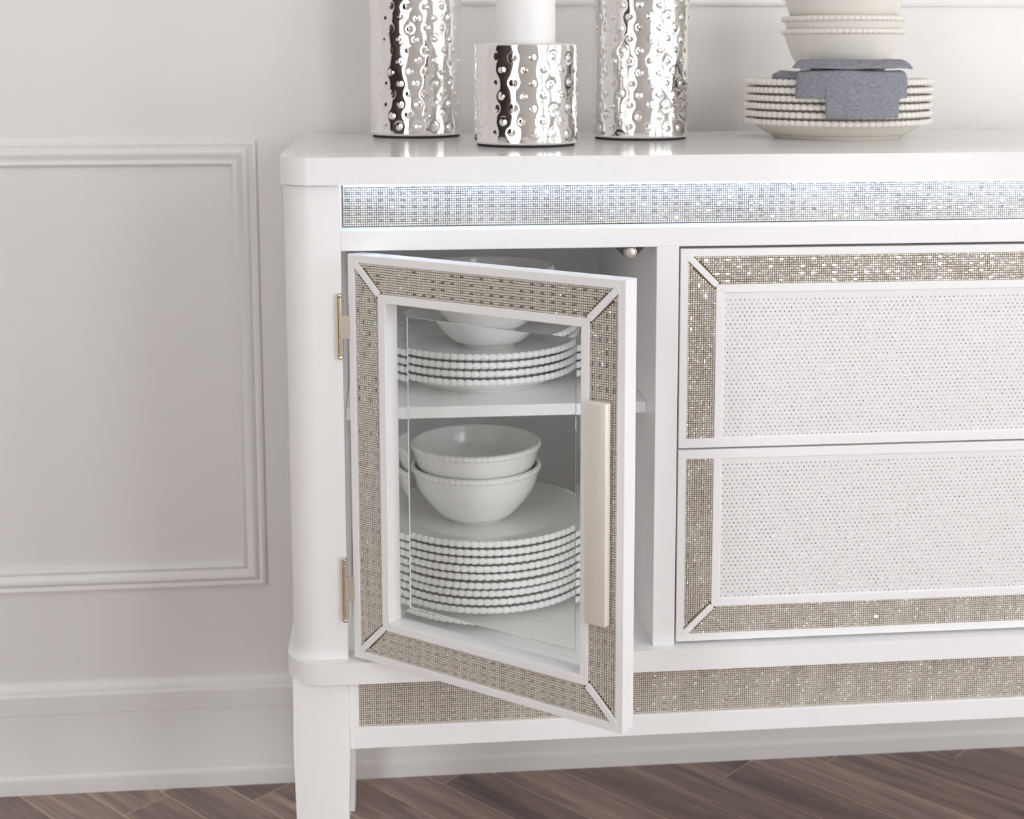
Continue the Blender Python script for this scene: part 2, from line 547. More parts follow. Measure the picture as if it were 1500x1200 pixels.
# end posts with rounded front corner, full depth
def post(name, mirror):
    pts = round_rect(-0.0622, 0.0, 0.0, 0.445, 0.036, ('fl',))
    if mirror: pts = [(mx(p[0]), p[1]) for p in reversed(pts)]
    o = prism(name, pts, Z_ST, Z_SB - 0.0012, 'lacquer', SB, bev=0.0009, smooth=True)
    return o
post('side_post', False); post('side_post', True)
# frieze box between top and rail, carrying the crystal band
FRY = 0.028
box('frieze', 0.0, mx(0.0), FRY, 0.44, Z_RT, Z_SB, 'lacquer', SB, bev=0)
box('rail', 0.0, mx(0.0), 0.0, 0.445, Z_RB, Z_RT, 'lacquer', SB, bev=0.0009)
box('back_panel', 0.0, mx(0.0), 0.440, 0.448, Z_ST, Z_RB, 'lacquer', SB, bev=0)
box('partition', X_SL, X_SR, 0.0, 0.440, Z_ST, Z_RB, 'lacquer', SB, bev=0.0008)
box('partition', mx(X_SR), mx(X_SL), 0.0, 0.440, Z_ST, Z_RB, 'lacquer', SB, bev=0.0008)
# base moulding
base = prism('base_moulding', round_rect(-0.0690, mx(-0.0690), -0.0125, YB - 0.004, 0.046), Z_MB, Z_ST, 'lacquer', SB, bev=0.0055, seg=4, smooth=True)
# shelf inside the open compartment
box('shelf', 0.0005, X_SL - 0.0005, 0.052, 0.438, 0.6595, 0.6730, 'lacquer', SB, bev=0.0008)

# legs (tapered)
def leg(x0, x1, y0, y1, dx0, dx1, dy0, dy1):
    bm = bmesh.new()
    hi = [(x0, y0), (x1, y0), (x1, y1), (x0, y1)]
    lo = [(x0 + dx0, y0 + dy0), (x1 + dx1, y0 + dy0), (x1 + dx1, y1 + dy1), (x0 + dx0, y1 + dy1)]
    vs = [bm.verts.new((*p, 0.0)) for p in lo]
    mid = [bm.verts.new((*p, Z_AB)) for p in hi]
    vt = [bm.verts.new((*p, Z_MB)) for p in hi]
    bm.faces.new(list(reversed(vs))); bm.faces.new(vt)
    for a, c in ((vs, mid), (mid, vt)):
        for i in range(4):
            bm.faces.new((a[i], a[(i + 1) % 4], c[(i + 1) % 4], c[i]))
    ed = [e for e in bm.edges if abs(e.verts[0].co.z - e.verts[1].co.z) > 0.01]
    bmesh.ops.bevel(bm, geom=ed, offset=0.003, segments=3, profile=0.5, affect='EDGES', clamp_overlap=True)
    o = link('leg', bm_mesh('leg', bm), 'lacquer', SB)
    shade_auto(o, 35)
    return o
leg(-0.0630, 0.0, 0.0, 0.06, 0.005, -0.0085, 0.004, -0.008)
leg(mx(0.0), mx(-0.0630), 0.0, 0.06, 0.0085, -0.005, 0.004, -0.008)
leg(-0.0630, 0.002, 0.385, 0.44, 0.005, -0.0095, 0.006, -0.004)
leg(mx(0.002), mx(-0.0630), 0.385, 0.44, 0.0095, -0.005, 0.006, -0.004)

# apron: frame bars around a recessed crystal band
AP0, AP1 = 0.0108, mx(0.0108)
AZ0 = 0.3150
box('apron', 0.0, mx(0.0), 0.012, 0.024, Z_AB, Z_MB, 'lacquer', SB, bev=0)
box('apron_frame', 0.0, mx(0.0), 0.003, 0.013, Z_AB, AZ0, 'lacquer', SB, bev=0.0012)
box('apron_frame', 0.0, AP0, 0.003, 0.013, AZ0, Z_MB, 'lacquer', SB, bev=0.0006)
box('apron_frame', AP1, mx(0.0), 0.003, 0.013, AZ0, Z_MB, 'lacquer', SB, bev=0.0006)
box('apron_frame', AP0, AP1, 0.003, 0.013, 0.3665, Z_MB, 'lacquer', SB, bev=0.0006)

# ------------------------------------------------------------------ crystal bands
CU, CV, PU, PV = 0.00243, 0.00250, 5, 3        # cell size, cells per repeat
def crystals(name, poly, orient, xf, parent, n0, phase=(0, 0)):
    """real beads and baguettes set on a tan backing inside a convex polygon (u, v)"""
    P = np.array(poly)
    q = P if orient == 'h' else P[:, ::-1]
    if np.sum(q[:, 0] * np.roll(q[:, 1], -1) - np.roll(q[:, 0], -1) * q[:, 1]) < 0: q = q[::-1]
    lo, hi = q.min(0), q.max(0)
    nu, nv = int((hi[0] - lo[0]) / CU), int((hi[1] - lo[1]) / CV)
    cu, cv = (hi[0] - lo[0]) / nu, (hi[1] - lo[1]) / nv
    I, J = np.meshgrid(np.arange(nu), np.arange(nv), indexing='ij')
    I, J = I.ravel(), J.ravel()
    pi, pj = (I + phase[0]) % PU, (J + phase[1]) % PV
    isb = (pi == 1) & (pj == 1)
    U = lo[0] + (I + 0.5) * cu
    Vv = lo[1] + (J + 0.5) * cv
    def inside(u, v, mu, mv):
        ok = np.ones(len(u), bool)
        for a in range(len(q)):
            A_, B_ = q[a], q[(a + 1) % len(q)]
            e = B_ - A_
            L = np.hypot(*e)
            nrm = np.array([-e[1], e[0]]) / L
            ok &= ((u - A_[0]) * nrm[0] + (v - A_[1]) * nrm[1]) > (abs(nrm[0]) * mu + abs(nrm[1]) * mv) * 0.98
        return ok
    in_small = inside(U, Vv, cu * 0.42, cv * 0.42)
    in_bag = inside(U + cu * 0.5, Vv, cu * 0.95, cv * 0.45)
    bag = isb & in_bag
    # cells covered by a baguette that does not fit become beads
    full = {(a, c) for a, c in zip(I[bag], J[bag])}
    cov = np.array([(a - 1, c) in full for a, c in zip(I, J)])
    small = in_small & ~bag & ~cov
    sq = np.array([[-1, -1], [1, -1], [1, 1], [-1, 1]], float)
    Fq = np.array([[4, 5, 6, 7], [0, 1, 5, 4], [1, 2, 6, 5], [2, 3, 7, 6], [3, 0, 4, 7]])
    Vs, Fs, Ms = [], [], []
    cnt = 0
    for kind, sel in ((0, small), (1, bag)):
        n = int(sel.sum())
        if n == 0: continue
        u, v = U[sel] + (cu * 0.5 if kind else 0), Vv[sel]
        if kind == 0: hu, hv, tu, tv, h = cu * 0.395, cv * 0.395, cu * 0.26, cv * 0.26, 0.0008
        else: hu, hv, tu, tv, h = cu * 0.95, cv * 0.45, cu * 0.84, cv * 0.30, 0.0013
        tl = RNG.normal(0, 0.12 if kind == 0 else 0.07, (n, 2))
        X = np.zeros((n, 8, 3))
        X[:, :4, 0] = u[:, None] + sq[None, :, 0] * hu
        X[:, :4, 1] = v[:, None] + sq[None, :, 1] * hv
        X[:, :4, 2] = n0
        X[:, 4:, 0] = u[:, None] + sq[None, :, 0] * tu
        X[:, 4:, 1] = v[:, None] + sq[None, :, 1] * tv
        X[:, 4:, 2] = n0 + h + tl[:, :1] * sq[None, :, 0] * tu + tl[:, 1:] * sq[None, :, 1] * tv
        Vs.append(X.reshape(-1, 3))
        Fs.append((Fq[None] + (np.arange(n) * 8)[:, None, None] + cnt).reshape(-1, 4))
        Ms.append(np.full(n * 5, kind))
        cnt += n * 8
    V = np.concatenate(Vs); F = np.concatenate(Fs); Mi = np.concatenate(Ms)
    if orient == 'v':
        V = V[:, [1, 0, 2]]; F = F[:, ::-1]
    Mx = np.array(xf)
    V = V @ Mx[:3, :3].T + Mx[:3, 3]
    me = bpy.data.meshes.new(name)
    me.vertices.add(len(V)); me.vertices.foreach_set('co', V.ravel())
    me.loops.add(F.size); me.loops.foreach_set('vertex_index', F.ravel().astype(np.int32))
    me.polygons.add(len(F)); me.polygons.foreach_set('loop_start', (np.arange(len(F)) * 4).astype(np.int32))
    me.materials.append(MAT['bead']); me.materials.append(MAT['baguette'])
    me.polygons.foreach_set('material_index', Mi.astype(np.int32))
    me.polygons.foreach_set('use_smooth', np.zeros(len(F), bool))
    me.update(calc_edges=True)
    o = link(name, me, [], parent)
    o['kind'] = 'stuff'
    o['label'] = 'silver crystals, small square ones with rows of longer baguettes'
    return o

FLAT = Matrix(((1, 0, 0, 0), (0, 0, -1, 0), (0, 1, 0, 0), (0, 0, 0, 1)))    # (u, v, n) -> (u, -n, v)
def rect(u0, u1, v0, v1): return [(u0, v0), (u1, v0), (u1, v1), (u0, v1)]

prism('frieze_backing', rect(0.001, mx(0.001), Z_RT + 0.0002, Z_SB - 0.0008), -FRY - 0.0005, -FRY + 0.0008, 'backing', SB, bev=0, xf=FLAT)
crystals('crystal_band', rect(0.002, mx(0.002), Z_RT + 0.001, Z_SB - 0.001), 'h', FLAT, SB, -FRY + 0.0008, (0, 2))
prism('apron_backing', rect(AP0, AP1, AZ0, 0.3665), -0.013, -0.0075, 'backing', SB, bev=0, xf=FLAT)
crystals('crystal_band', rect(AP0, AP1, AZ0, 0.3665), 'h', FLAT, SB, -0.0075, (3, 0))
# LED strip under the top, behind the front edge
led = box('led_strip', 0.004, mx(0.004), 0.004, 0.010, Z_SB - 0.0025, Z_SB + 0.0002, 'led', SB, bev=0)
led['label'] = 'cool white light strip under the top'

# ------------------------------------------------------------------ framed fronts
def band_frame(parent, xf, u0, u1, v0, v1, sides, nf, bevel_names=True):
    """white outer strip, crystal band, white inner strip and mitre strips; sides = which edges carry a band (l, t, r, b)"""
    wo, wi_, wn = 0.0088, 0.0404, 0.0497       # outer strip, end of crystal band, end of inner strip
    ws = 0.0108                                # plain strip where no band runs
    L = {s: (s in sides) for s in 'ltrb'}
    e = {s: (wn if L[s] else ws) for s in 'ltrb'}
    iu0, iu1, iv0, iv1 = u0 + e['l'], u1 - e['r'], v0 + e['b'], v1 - e['t']
    rects = {'o': (u0, u1, v0, v1), 'i': (iu0, iu1, iv0, iv1)}
    def ring(off):
        return (u0 + (off if L['l'] else ws), u1 - (off if L['r'] else ws), v0 + (off if L['b'] else ws), v1 - (off if L['t'] else ws))
    def corner(r):
        a, b_, c, d_ = r
        return {'bl': (a, c), 'br': (b_, c), 'tr': (b_, d_), 'tl': (a, d_)}
    O, W1, W2, IN = corner(ring(0)), corner(ring(wo)), corner(ring(wi_)), corner(ring(wn))
    order = {'l': ('tl', 'bl'), 't': ('tr', 'tl'), 'r': ('br', 'tr'), 'b': ('bl', 'br')}
    for s in 'ltrb':
        p, q_ = order[s]
        # outer strip (for a plain side it runs right to the inner edge)
        if L[s]:
            pts = [O[p], O[q_], W1[q_], W1[p]]
        else:
            pts = {'b': rect(u0, u1, v0, v0 + ws), 't': rect(u0, u1, v1 - ws, v1), 'l': rect(u0, u0 + ws, v0, v1), 'r': rect(u1 - ws, u1, v0, v1)}[s]
        prism('edge_strip', pts, nf - 0.004, nf + 0.0004, 'lacquer', parent, 0.0006, 2, xf)
        if not L[s]: continue
        prism('inner_strip', [W2[p], W2[q_], IN[q_], IN[p]], nf - 0.004, nf + 0.0004, 'lacquer', parent, 0.0006, 2, xf)
        prism('band_backing', [W1[p], W1[q_], W2[q_], W2[p]], nf - 0.004, nf - 0.0014, 'backing', parent, 0, 1, xf)
    # mitre strips where two bands meet
    hw = 0.0036
    for c in ('bl', 'br', 'tr', 'tl'):
        s1, s2 = {'bl': ('b', 'l'), 'br': ('b', 'r'), 'tr': ('t', 'r'), 'tl': ('t', 'l')}[c]
        if not (L[s1] and L[s2]): continue
        a, b_ = Vector(W1[c]), Vector(W2[c])
        dd = (b_ - a).normalized(); nn = Vector((-dd.y, dd.x)) * hw
        a2, b2 = a - dd * 0.001, b_ + dd * 0.001
        prism('mitre_strip', [tuple(a2 + nn), tuple(a2 - nn), tuple(b2 - nn), tuple(b2 + nn)], nf - 0.004, nf + 0.0008, 'lacquer', parent, 0.0005, 2, xf)
    # crystal bands, cut back along the mitre strips
    for s in 'ltrb':
        if not L[s]: continue
        p, q_ = order[s]
        poly = [W1[p], W1[q_], W2[q_], W2[p]]
        def cut(poly, c):
            s1, s2 = {'bl': ('b', 'l'), 'br': ('b', 'r'), 'tr': ('t', 'r'), 'tl': ('t', 'l')}[c]
            if not (L[s1] and L[s2]): return poly
            a, b_ = Vector(W1[c]), Vector(W2[c])
            dd = (b_ - a).normalized(); nn = Vector((-dd.y, dd.x))
            ctr = Vector((sum(x[0] for x in poly) / 4, sum(x[1] for x in poly) / 4))
            if (ctr - a).dot(nn) < 0: nn = -nn
            return clip(poly, lambda x: (Vector(x) - a).dot(nn) - hw)
        for c in (p, q_): poly = cut(poly, c)
        crystals('crystal_band', poly, 'v' if s in 'lr' else 'h', xf, parent, nf - 0.0014, (1, 3))
    return iu0, iu1, iv0, iv1

def rounded_bar_bm(bm_xf, u0, u1, v0, v1, n0, n1, bev, seg=4):
    return prism_bm(rect(u0, u1, v0, v1), n0, n1, bev, seg, bm_xf)

DW, DZ0, DZ1, DT = 0.3420, 0.4032, 0.8579, 0.0226
def make_door(ax, ay, theta, handle_right=True):
    c, s = math.cos(theta), math.sin(theta)
    xf = Matrix(((c, 0, -s, ax), (-s, 0, -c, ay), (0, 1, 0, 0), (0, 0, 0, 1)))
    wn = 0.0497
    # core frame with the opening
    bm = bmesh.new()
    o_ = rect(0.0003, DW - 0.0003, DZ0 + 0.0003, DZ1 - 0.0003)
    i_ = rect(wn, DW - wn, DZ0 + wn, DZ1 - wn)
    vs = {}
    for key, pts in (('o', o_), ('i', i_)):
        for n in (-DT, -0.0039):
            vs[key, n] = [bm.verts.new((p[0], p[1], n)) for p in pts]
    for i in range(4):
        j = (i + 1) % 4
        bm.faces.new((vs['o', -0.0039][i], vs['o', -0.0039][j], vs['i', -0.0039][j], vs['i', -0.0039][i]))
        bm.faces.new((vs['o', -DT][j], vs['o', -DT][i], vs['i', -DT][i], vs['i', -DT][j]))
        bm.faces.new((vs['o', -DT][i], vs['o', -DT][j], vs['o', -0.0039][j], vs['o', -0.0039][i]))
        bm.faces.new((vs['i', -DT][j], vs['i', -DT][i], vs['i', -0.0039][i], vs['i', -0.0039][j]))
    bmesh.ops.bevel(bm, geom=[e for e in bm.edges if all(abs(v.co.z + DT) < 1e-6 for v in e.verts)] , offset=0.0012, segments=2, affect='EDGES')
    bm.transform(xf)
    door = link('door', bm_mesh('door', bm), 'lacquer', SB)
    door['label'] = 'glazed door with a crystal border standing ajar' if theta > 0.1 else 'closed glazed door with a crystal border'
    band_frame(door, xf, 0, DW, DZ0, DZ1, 'ltrb', 0.0)
    # bevelled glass: flat pane and four wedge strips
    gu0, gu1, gv0, gv1 = wn - 0.0005, DW - wn + 0.0005, DZ0 + wn - 0.0005, DZ1 - wn + 0.0005
    bw = 0.0165
    pn0, pn1 = -0.0190, -0.0170
    inner = rect(gu0 + bw, gu1 - bw, gv0 + bw, gv1 - bw)
    outer = rect(gu0, gu1, gv0, gv1)
    bm = bmesh.new()
    for n, flip in ((pn0, True), (pn1, False)):
        q = [bm.verts.new((p[0], p[1], n)) for p in inner]
        bm.faces.new(q[::-1] if flip else q)
    bm.transform(xf)
    me = bpy.data.meshes.new('glass_pane'); bm.to_mesh(me); bm.free()
    link('glass_pane', me, 'pane', door)
    for i in range(4):
        j = (i + 1) % 4
        bm = bmesh.new()
        g = 0.00005
        def sh(p):   # hair gap so that pane and wedge faces do not coincide
            cu_, cv_ = (gu0 + gu1) / 2, (gv0 + gv1) / 2
            return (p[0] + (g if p[0] > cu_ else -g), p[1] + (g if p[1] > cv_ else -g))
        a, b_, c_, d_ = outer[i], outer[j], sh(inner[j]), sh(inner[i])
        back = [bm.verts.new((p[0], p[1], pn0)) for p in (a, b_, c_, d_)]
        thin = pn1 - 0.0018
        front = [bm.verts.new((p[0], p[1], n)) for p, n in ((a, thin), (b_, thin), (c_, pn1), (d_, pn1))]
        bm.faces.new(list(reversed(back))); bm.faces.new(front)
        bm.faces.new((back[0], back[1], front[1], front[0]))
        bm.transform(xf)
        me = bpy.data.meshes.new('glass_bevel'); bm.to_mesh(me); bm.free()
        link('glass_bevel', me, 'glass', door)
    # bar handle on two posts
    hu0, hu1 = (0.3046, 0.3285) if handle_right else (DW - 0.3285, DW - 0.3046)
    o = link('handle', bm_mesh('handle', rounded_bar_bm(xf, hu0, hu1, 0.5145, 0.7385, 0.0034, 0.0128, 0.0014, 3)), 'nickel', door)
    shade_auto(o, 35); o['label'] = 'champagne nickel bar handle'
    for hz in (0.545, 0.708):
        cu_ = (hu0 + hu1) / 2
        prism('handle_post', [(cu_ + 0.006 * math.cos(t), hz + 0.006 * math.sin(t)) for t in np.linspace(0, 2 * math.pi, 20, endpoint=False)], -0.003, 0.0045, 'nickel', door, 0, 1, xf)
    return door, xf
door, DXF = make_door(0.00725, -0.00394, 0.67108)
make_door(mx(0.0015 + DW), 0.0, 0.0, handle_right=False)

# hinges of the open door
def hinge(z0, z1, la, lb):
    hx, hy, r = -0.0022, -0.0044, 0.0037
    root = empty('hinge', (hx, hy, (z0 + z1) / 2)); adopt(root, SB)
    h = z1 - z0
    fin = 0.0085
    def cyl(name, pr):
        me = lathe_mesh(name, pr, 24)
        o = link(name, me, 'brass', None, smooth=True, center=False)
        o.location = (hx, hy, 0); adopt(o, root)
        shade_auto(o, 40)
    b0, b1 = z0 + fin, z1 - fin
    for a, c in ((b0, lb - 0.0004), (lb, la), (la + 0.0004, b1)):
        cyl('knuckle', [(0, a), (r - 0.0004, a), (r, a + 0.0004), (r, c - 0.0004), (r - 0.0004, c), (0, c)])
    def finial(zb, sgn):
        pts = [(0, 0), (r * 0.86, 0), (r * 0.86, 0.0012), (r, 0.0018), (r, 0.0036), (r * 0.8, 0.0042), (r * 0.95, 0.0056), (r * 0.85, 0.0072), (r * 0.45, 0.0083), (0, 0.0085)]
        pts = [(p[0], zb + sgn * p[1]) for p in pts]
        cyl('finial', pts if sgn > 0 else pts[::-1])
    finial(b1, 1); finial(b0, -1)
    # leaf to the door edge
    dx, dy = 0.0082, -0.0030
    bm = bmesh.new()
    nx, ny = -(dy - hy), dx - hx
    L = math.hypot(nx, ny); nx, ny = nx / L * 0.0011, ny / L * 0.0011
    yo = -0.0022
    pts = [(hx + nx, hy + ny + yo), (hx - nx, hy - ny + yo), (dx - nx, dy - ny + yo), (dx + nx, dy + ny + yo)]
    o = link('leaf', bm_mesh('leaf', prism_bm(pts, lb, la, 0.0003, 1)), 'leaf', None); adopt(o, root)
    # narrow plate on the post
    o = link('leaf', bm_mesh('leaf', prism_bm([(-0.0075, -0.0012), (-0.001, -0.0012), (-0.001, 0.0004), (-0.0075, 0.0004)], b0 + 0.002, b1 - 0.002, 0.0003, 1)), 'nickel', None); adopt(o, root)
hinge(0.7416, 0.8151, 0.7911, 0.7649)
hinge(0.4435, 0.5184, 0.4963, 0.4686)

# magnetic catch under the rail
CXc, CYc = 0.3175, 0.012
catch = prism('door_catch', [(CXc - 0.0155, Z_RB + 0.001), (CXc - 0.0155, 0.8575), (CXc - 0.0058, 0.8478), (CXc - 0.0030, 0.8462), (CXc + 0.0030, 0.8462), (CXc + 0.0058, 0.8478), (CXc + 0.0155, 0.8575), (CXc + 0.0155, Z_RB + 0.001)],
              -CYc - 0.022, -CYc, 'catch_plastic', SB, 0.0004, 1, FLAT)
catch['label'] = 'dark triangular magnetic catch under the rail'
def disc(name, u, v, r, n0, n1, mat, parent, xf=FLAT, bev=0.0005):
    pts = [(u + r * math.cos(t), v + r * math.sin(t)) for t in np.linspace(0, 2 * math.pi, 28, endpoint=False)]
    o = prism(name, pts, n0, n1, mat, parent, bev, 2, xf); shade_auto(o, 40); return o
disc('magnet_ring', CXc, 0.8528, 0.0074, -CYc - 0.0005, -CYc + 0.0012, 'steel', catch)
disc('magnet_gasket', CXc, 0.8528, 0.0066, -CYc, -CYc + 0.0016, 'catch_plastic', catch)
disc('magnet', CXc, 0.8526, 0.0058, -CYc, -CYc + 0.0030, 'steel', catch)

# drawers
def make_drawer(z0, z1, sides, which):
    u0, u1 = X_SR + 0.0018, mx(X_SR + 0.0018)
    d = prism('drawer', rect(u0 + 0.0004, u1 - 0.0004, z0 + 0.0004, z1 - 0.0004), -0.022, -0.0039, 'lacquer', SB, 0.0006, 2, FLAT)
    d['label'] = which
    iu0, iu1, iv0, iv1 = band_frame(d, FLAT, u0, u1, z0, z1, sides, 0.0)
    p = prism('panel', rect(iu0 - 0.0005, iu1 + 0.0005, iv0 - 0.0005, iv1 + 0.0005), -0.006, -0.0012, 'panel', d, 0, 1, FLAT)
    # tiny studs in a staggered grid
    pu, pv = 0.00535, 0.00455
    nu, nv = int((iu1 - iu0 - 0.003) / pu), int((iv1 - iv0 - 0.003) / pv)
    U, V = [], []
    for j in range(nv):
        for i in range(nu):
            U.append(iu0 + 0.0024 + (i + (0.5 if j % 2 else 0)) * pu); V.append(iv0 + 0.0024 + j * pv)
    U, V = np.array(U), np.array(V)
    n = len(U); k = 6
    t = np.arange(k) * 2 * np.pi / k
    r = 0.00095 * RNG.uniform(0.8, 1.12, n)
    X = np.zeros((n, k + 1, 3))
    X[:, :k, 0] = U[:, None] + np.cos(t)[None] * r[:, None]
    X[:, :k, 2] = V[:, None] + np.sin(t)[None] * r[:, None] * 1.15
    X[:, :k, 1] = 0.00118
    X[:, k, 0] = U + RNG.normal(0, 0.0001, n); X[:, k, 2] = V + RNG.normal(0, 0.0001, n); X[:, k, 1] = 0.00118 - 0.0006
    F = np.array([[a, (a + 1) % k, k] for a in range(k)])
    F = (F[None] + (np.arange(n) * (k + 1))[:, None, None]).reshape(-1, 3)
    me = bpy.data.meshes.new('stud_grid')
    V3 = X.reshape(-1, 3)
    me.vertices.add(len(V3)); me.vertices.foreach_set('co', V3.ravel())
    me.loops.add(F.size); me.loops.foreach_set('vertex_index', F.ravel().astype(np.int32))
    me.polygons.add(len(F)); me.polygons.foreach_set('loop_start', (np.arange(len(F)) * 3).astype(np.int32))
    me.polygons.foreach_set('use_smooth', np.zeros(len(F), bool))
    me.update(calc_edges=True)
    o = link('stud_grid', me, 'stud', d); o['kind'] = 'stuff'; o['label'] = 'tiny grey studs in a staggered grid'
    return d
make_drawer(0.6310, 0.8573, 'ltr', 'upper drawer, crystal band along its top')
make_drawer(0.4034, 0.6288, 'lbr', 'lower drawer, crystal band along its bottom')

# ------------------------------------------------------------------ tableware
def bead_ring(name, R, z, n, rr, rz):
    """ring of rounded beads along a rim"""
    s, h = 10, 6
    V, F = [], []
    t = np.arange(n) * 2 * np.pi / n
    la = np.linspace(-np.pi / 2, np.pi / 2, h + 1)
    for q in t:
        b0 = len(V)
        e_r = np.array([np.cos(q), np.sin(q), 0]); e_t = np.array([-np.sin(q), np.cos(q), 0])
        c = e_r * R + np.array([0, 0, z])
        wt = math.pi * R / n * 1.45
        V.append(c - np.array([0, 0, rz]))
        for a in la[1:-1]:
            for k in range(s):
                p = 2 * np.pi * k / s
                V.append(c + e_r * rr * np.cos(a) * np.cos(p) + e_t * wt * np.cos(a) * np.sin(p) + np.array([0, 0, rz * np.sin(a)]))
        V.append(c + np.array([0, 0, rz]))
        top_ = b0 + 1 + (h - 1) * s
        for k in range(s):
            F.append((b0, b0 + 1 + (k + 1) % s, b0 + 1 + k))
            F.append((top_, top_ - s + k, top_ - s + (k + 1) % s))
            for i in range(h - 2):
                a0 = b0 + 1 + i * s
                F.append((a0 + k, a0 + (k + 1) % s, a0 + s + (k + 1) % s, a0 + s + k))
    me = raw_mesh(name, V, F)
    me.polygons.foreach_set('use_smooth', [True] * len(me.polygons))
    return me

def plate_meshes(R, rf, mat, rise=0.0):
    """foot ring, flat well and rising rim; stacks every 10.3 mm"""
    k = R / 0.118
    zr = 0.0165
    up_ = smooth_profile([(0, 0.0098), (rf * 0.55, 0.0098), (rf * 0.95, 0.0100), (rf * 1.10, 0.0118), (R - 0.010, 0.0180 + rise), (R - 0.003, 0.0192 + rise)], 5)
    dn = smooth_profile([(R - 0.003, 0.0160 + rise), (R - 0.010, 0.0140 + rise), (rf * 1.13, 0.0070), (rf * 1.03, 0.0040)], 4)
    prof = up_ + [(R - 0.001, 0.0176 + rise)] + dn + [(rf, 0.0006), (rf - 0.0008, 0.0), (rf - 0.004, 0.0), (rf - 0.005, 0.0035), (0, 0.0040)]
    me = lathe_mesh('plate', prof[::-1], 128)
    me.materials.append(MAT[mat])
    me.polygons.foreach_set('use_smooth', [True] * len(me.polygons))
    n = int(2 * math.pi * R / 0.0092)
    br = bead_ring('beaded_rim', R - 0.0026, 0.0172 + rise, n, 0.0036, 0.0042)
    br.materials.append(MAT[mat])
    return me, br

def bowl_meshes(R, h, rf, mat, straight=False):
    outp = smooth_profile([(rf, 0.0045), (rf * 1.35, 0.0085), (R * 0.74, 0.0235), (R * 0.90, 0.0420), (R * 0.965, 0.0580), (R - 0.001, h)], 6)
    inn = smooth_profile([(R - 0.0042, h), (R * 0.92, 0.0580), (R * 0.86, 0.0440), (R * 0.70, 0.0275), (rf * 1.2, 0.0125), (rf * 0.6, 0.0090), (0, 0.0085)], 6)
    if straight:
        outp = smooth_profile([(rf, 0.0045), (R * 0.56, 0.0100), (R * 0.72, 0.0230), (R * 0.84, 0.0380), (R * 0.92, 0.0540), (R - 0.001, h)], 6)
        inn = smooth_profile([(R - 0.0042, h), (R * 0.88, 0.0560), (R * 0.79, 0.0400), (R * 0.67, 0.0265), (R * 0.50, 0.0135), (rf * 0.6, 0.0090), (0, 0.0085)], 6)
    prof = [(0, 0.0025), (rf - 0.005, 0.0025), (rf - 0.0042, 0), (rf - 0.001, 0), (rf, 0.0008)] + outp + [(R - 0.0026, h + 0.0014)] + inn
    me = lathe_mesh('bowl', prof, 128)
    me.materials.append(MAT[mat])
    me.polygons.foreach_set('use_smooth', [True] * len(me.polygons))
    n = int(2 * math.pi * R / 0.0076)
    br = bead_ring('beaded_rim', R - 0.0008, h - 0.0026, n, 0.0024, 0.0036)
    br.materials.append(MAT[mat])
    return me, br

def place(name, meshes, loc, rot, label, cat, group):
    me, br = meshes
    o = bpy.data.objects.new(name, me); COL.objects.link(o)
    o.location = loc; o.rotation_euler = (0, 0, rot)
    c = bpy.data.objects.new('beaded_rim', br); COL.objects.link(c); c.parent = o
    return tag(o, label, cat, group)

ORD = ['bottom', 'second', 'third', 'fourth', 'fifth', 'sixth', 'seventh', 'eighth', 'ninth']
dinner = plate_meshes(0.1315, 0.088, 'ceramic', -0.0015)
salad = plate_meshes(0.1185, 0.0835, 'ceramic', 0.0022)
salad_c = plate_meshes(0.1215, 0.0835, 'ceramic_cream', 0.0048)
bowl = bowl_meshes(0.0805, 0.0710, 0.0335, 'ceramic')
bowl_c = bowl_meshes(0.0785, 0.0710, 0.0335, 'ceramic_cream', True)
SP = 0.0102
def nth(i, n): return 'topmost' if i == n - 1 else ('bottommost' if i == 0 else ORD[i] + ' from the bottom')
ztop = Z_ST + 0.0004
for i in range(9):
    place('dinner_plate', dinner, (0.1707 + random.uniform(-.0012, .0012), 0.2135 + random.uniform(-.001, .001), Z_ST + i * SP), random.uniform(0, 6),
          'white beaded dinner plate, %s of the stack on the cabinet floor' % nth(i, 9), 'plate', 'dinner plates on the cabinet floor')
BZ = Z_ST + 8 * SP + 0.0098
for i in range(2):
    place('bowl', bowl, (0.1566, 0.2035, BZ + i * 0.0285), random.uniform(0, 6),
          'white beaded bowl, %s one of the pair on the dinner plates' % ('lower', 'upper')[i], 'bowl', 'bowls on the dinner plates')
for i in range(4):
    place('salad_plate', salad, (0.1639 + random.uniform(-.001, .001), 0.1965 + random.uniform(-.001, .001), 0.6730 + i * SP), random.uniform(0, 6),
          'white beaded salad plate, %s of the stack on the cabinet shelf' % nth(i, 4), 'plate', 'salad plates on the shelf')
BZ2 = 0.6730 + 3 * SP + 0.0098
for i in range(2):
    place('bowl', bowl, (0.1725, 0.2000, BZ2 + i * 0.0285), random.uniform(0, 6),
          'white beaded bowl, %s one of the pair on the salad plates on the shelf' % ('lower', 'upper')[i], 'bowl', 'bowls on the salad plates')
TX, TY, TZ = 0.6425, 0.3050, 0.962
for i in range(6):
    place('salad_plate', salad_c, (TX + random.uniform(-.0015, .0015), TY, TZ + i * SP), random.uniform(0, 6),
          'cream beaded plate, %s of the stack on top of the sideboard' % nth(i, 6), 'plate', 'plates on top of the sideboard')
WELL = TZ + 5 * SP + 0.0098
NAPT = 0.0078
for i, dz in enumerate((0, 0.0165, 0.045)):
    place('bowl', bowl_c, (0.6470, TY, WELL + NAPT + dz), random.uniform(0, 6),
          'cream beaded bowl, %s of the three above the grey napkin' % ('lowest', 'middle', 'topmost')[i], 'bowl', 'bowls above the napkin')

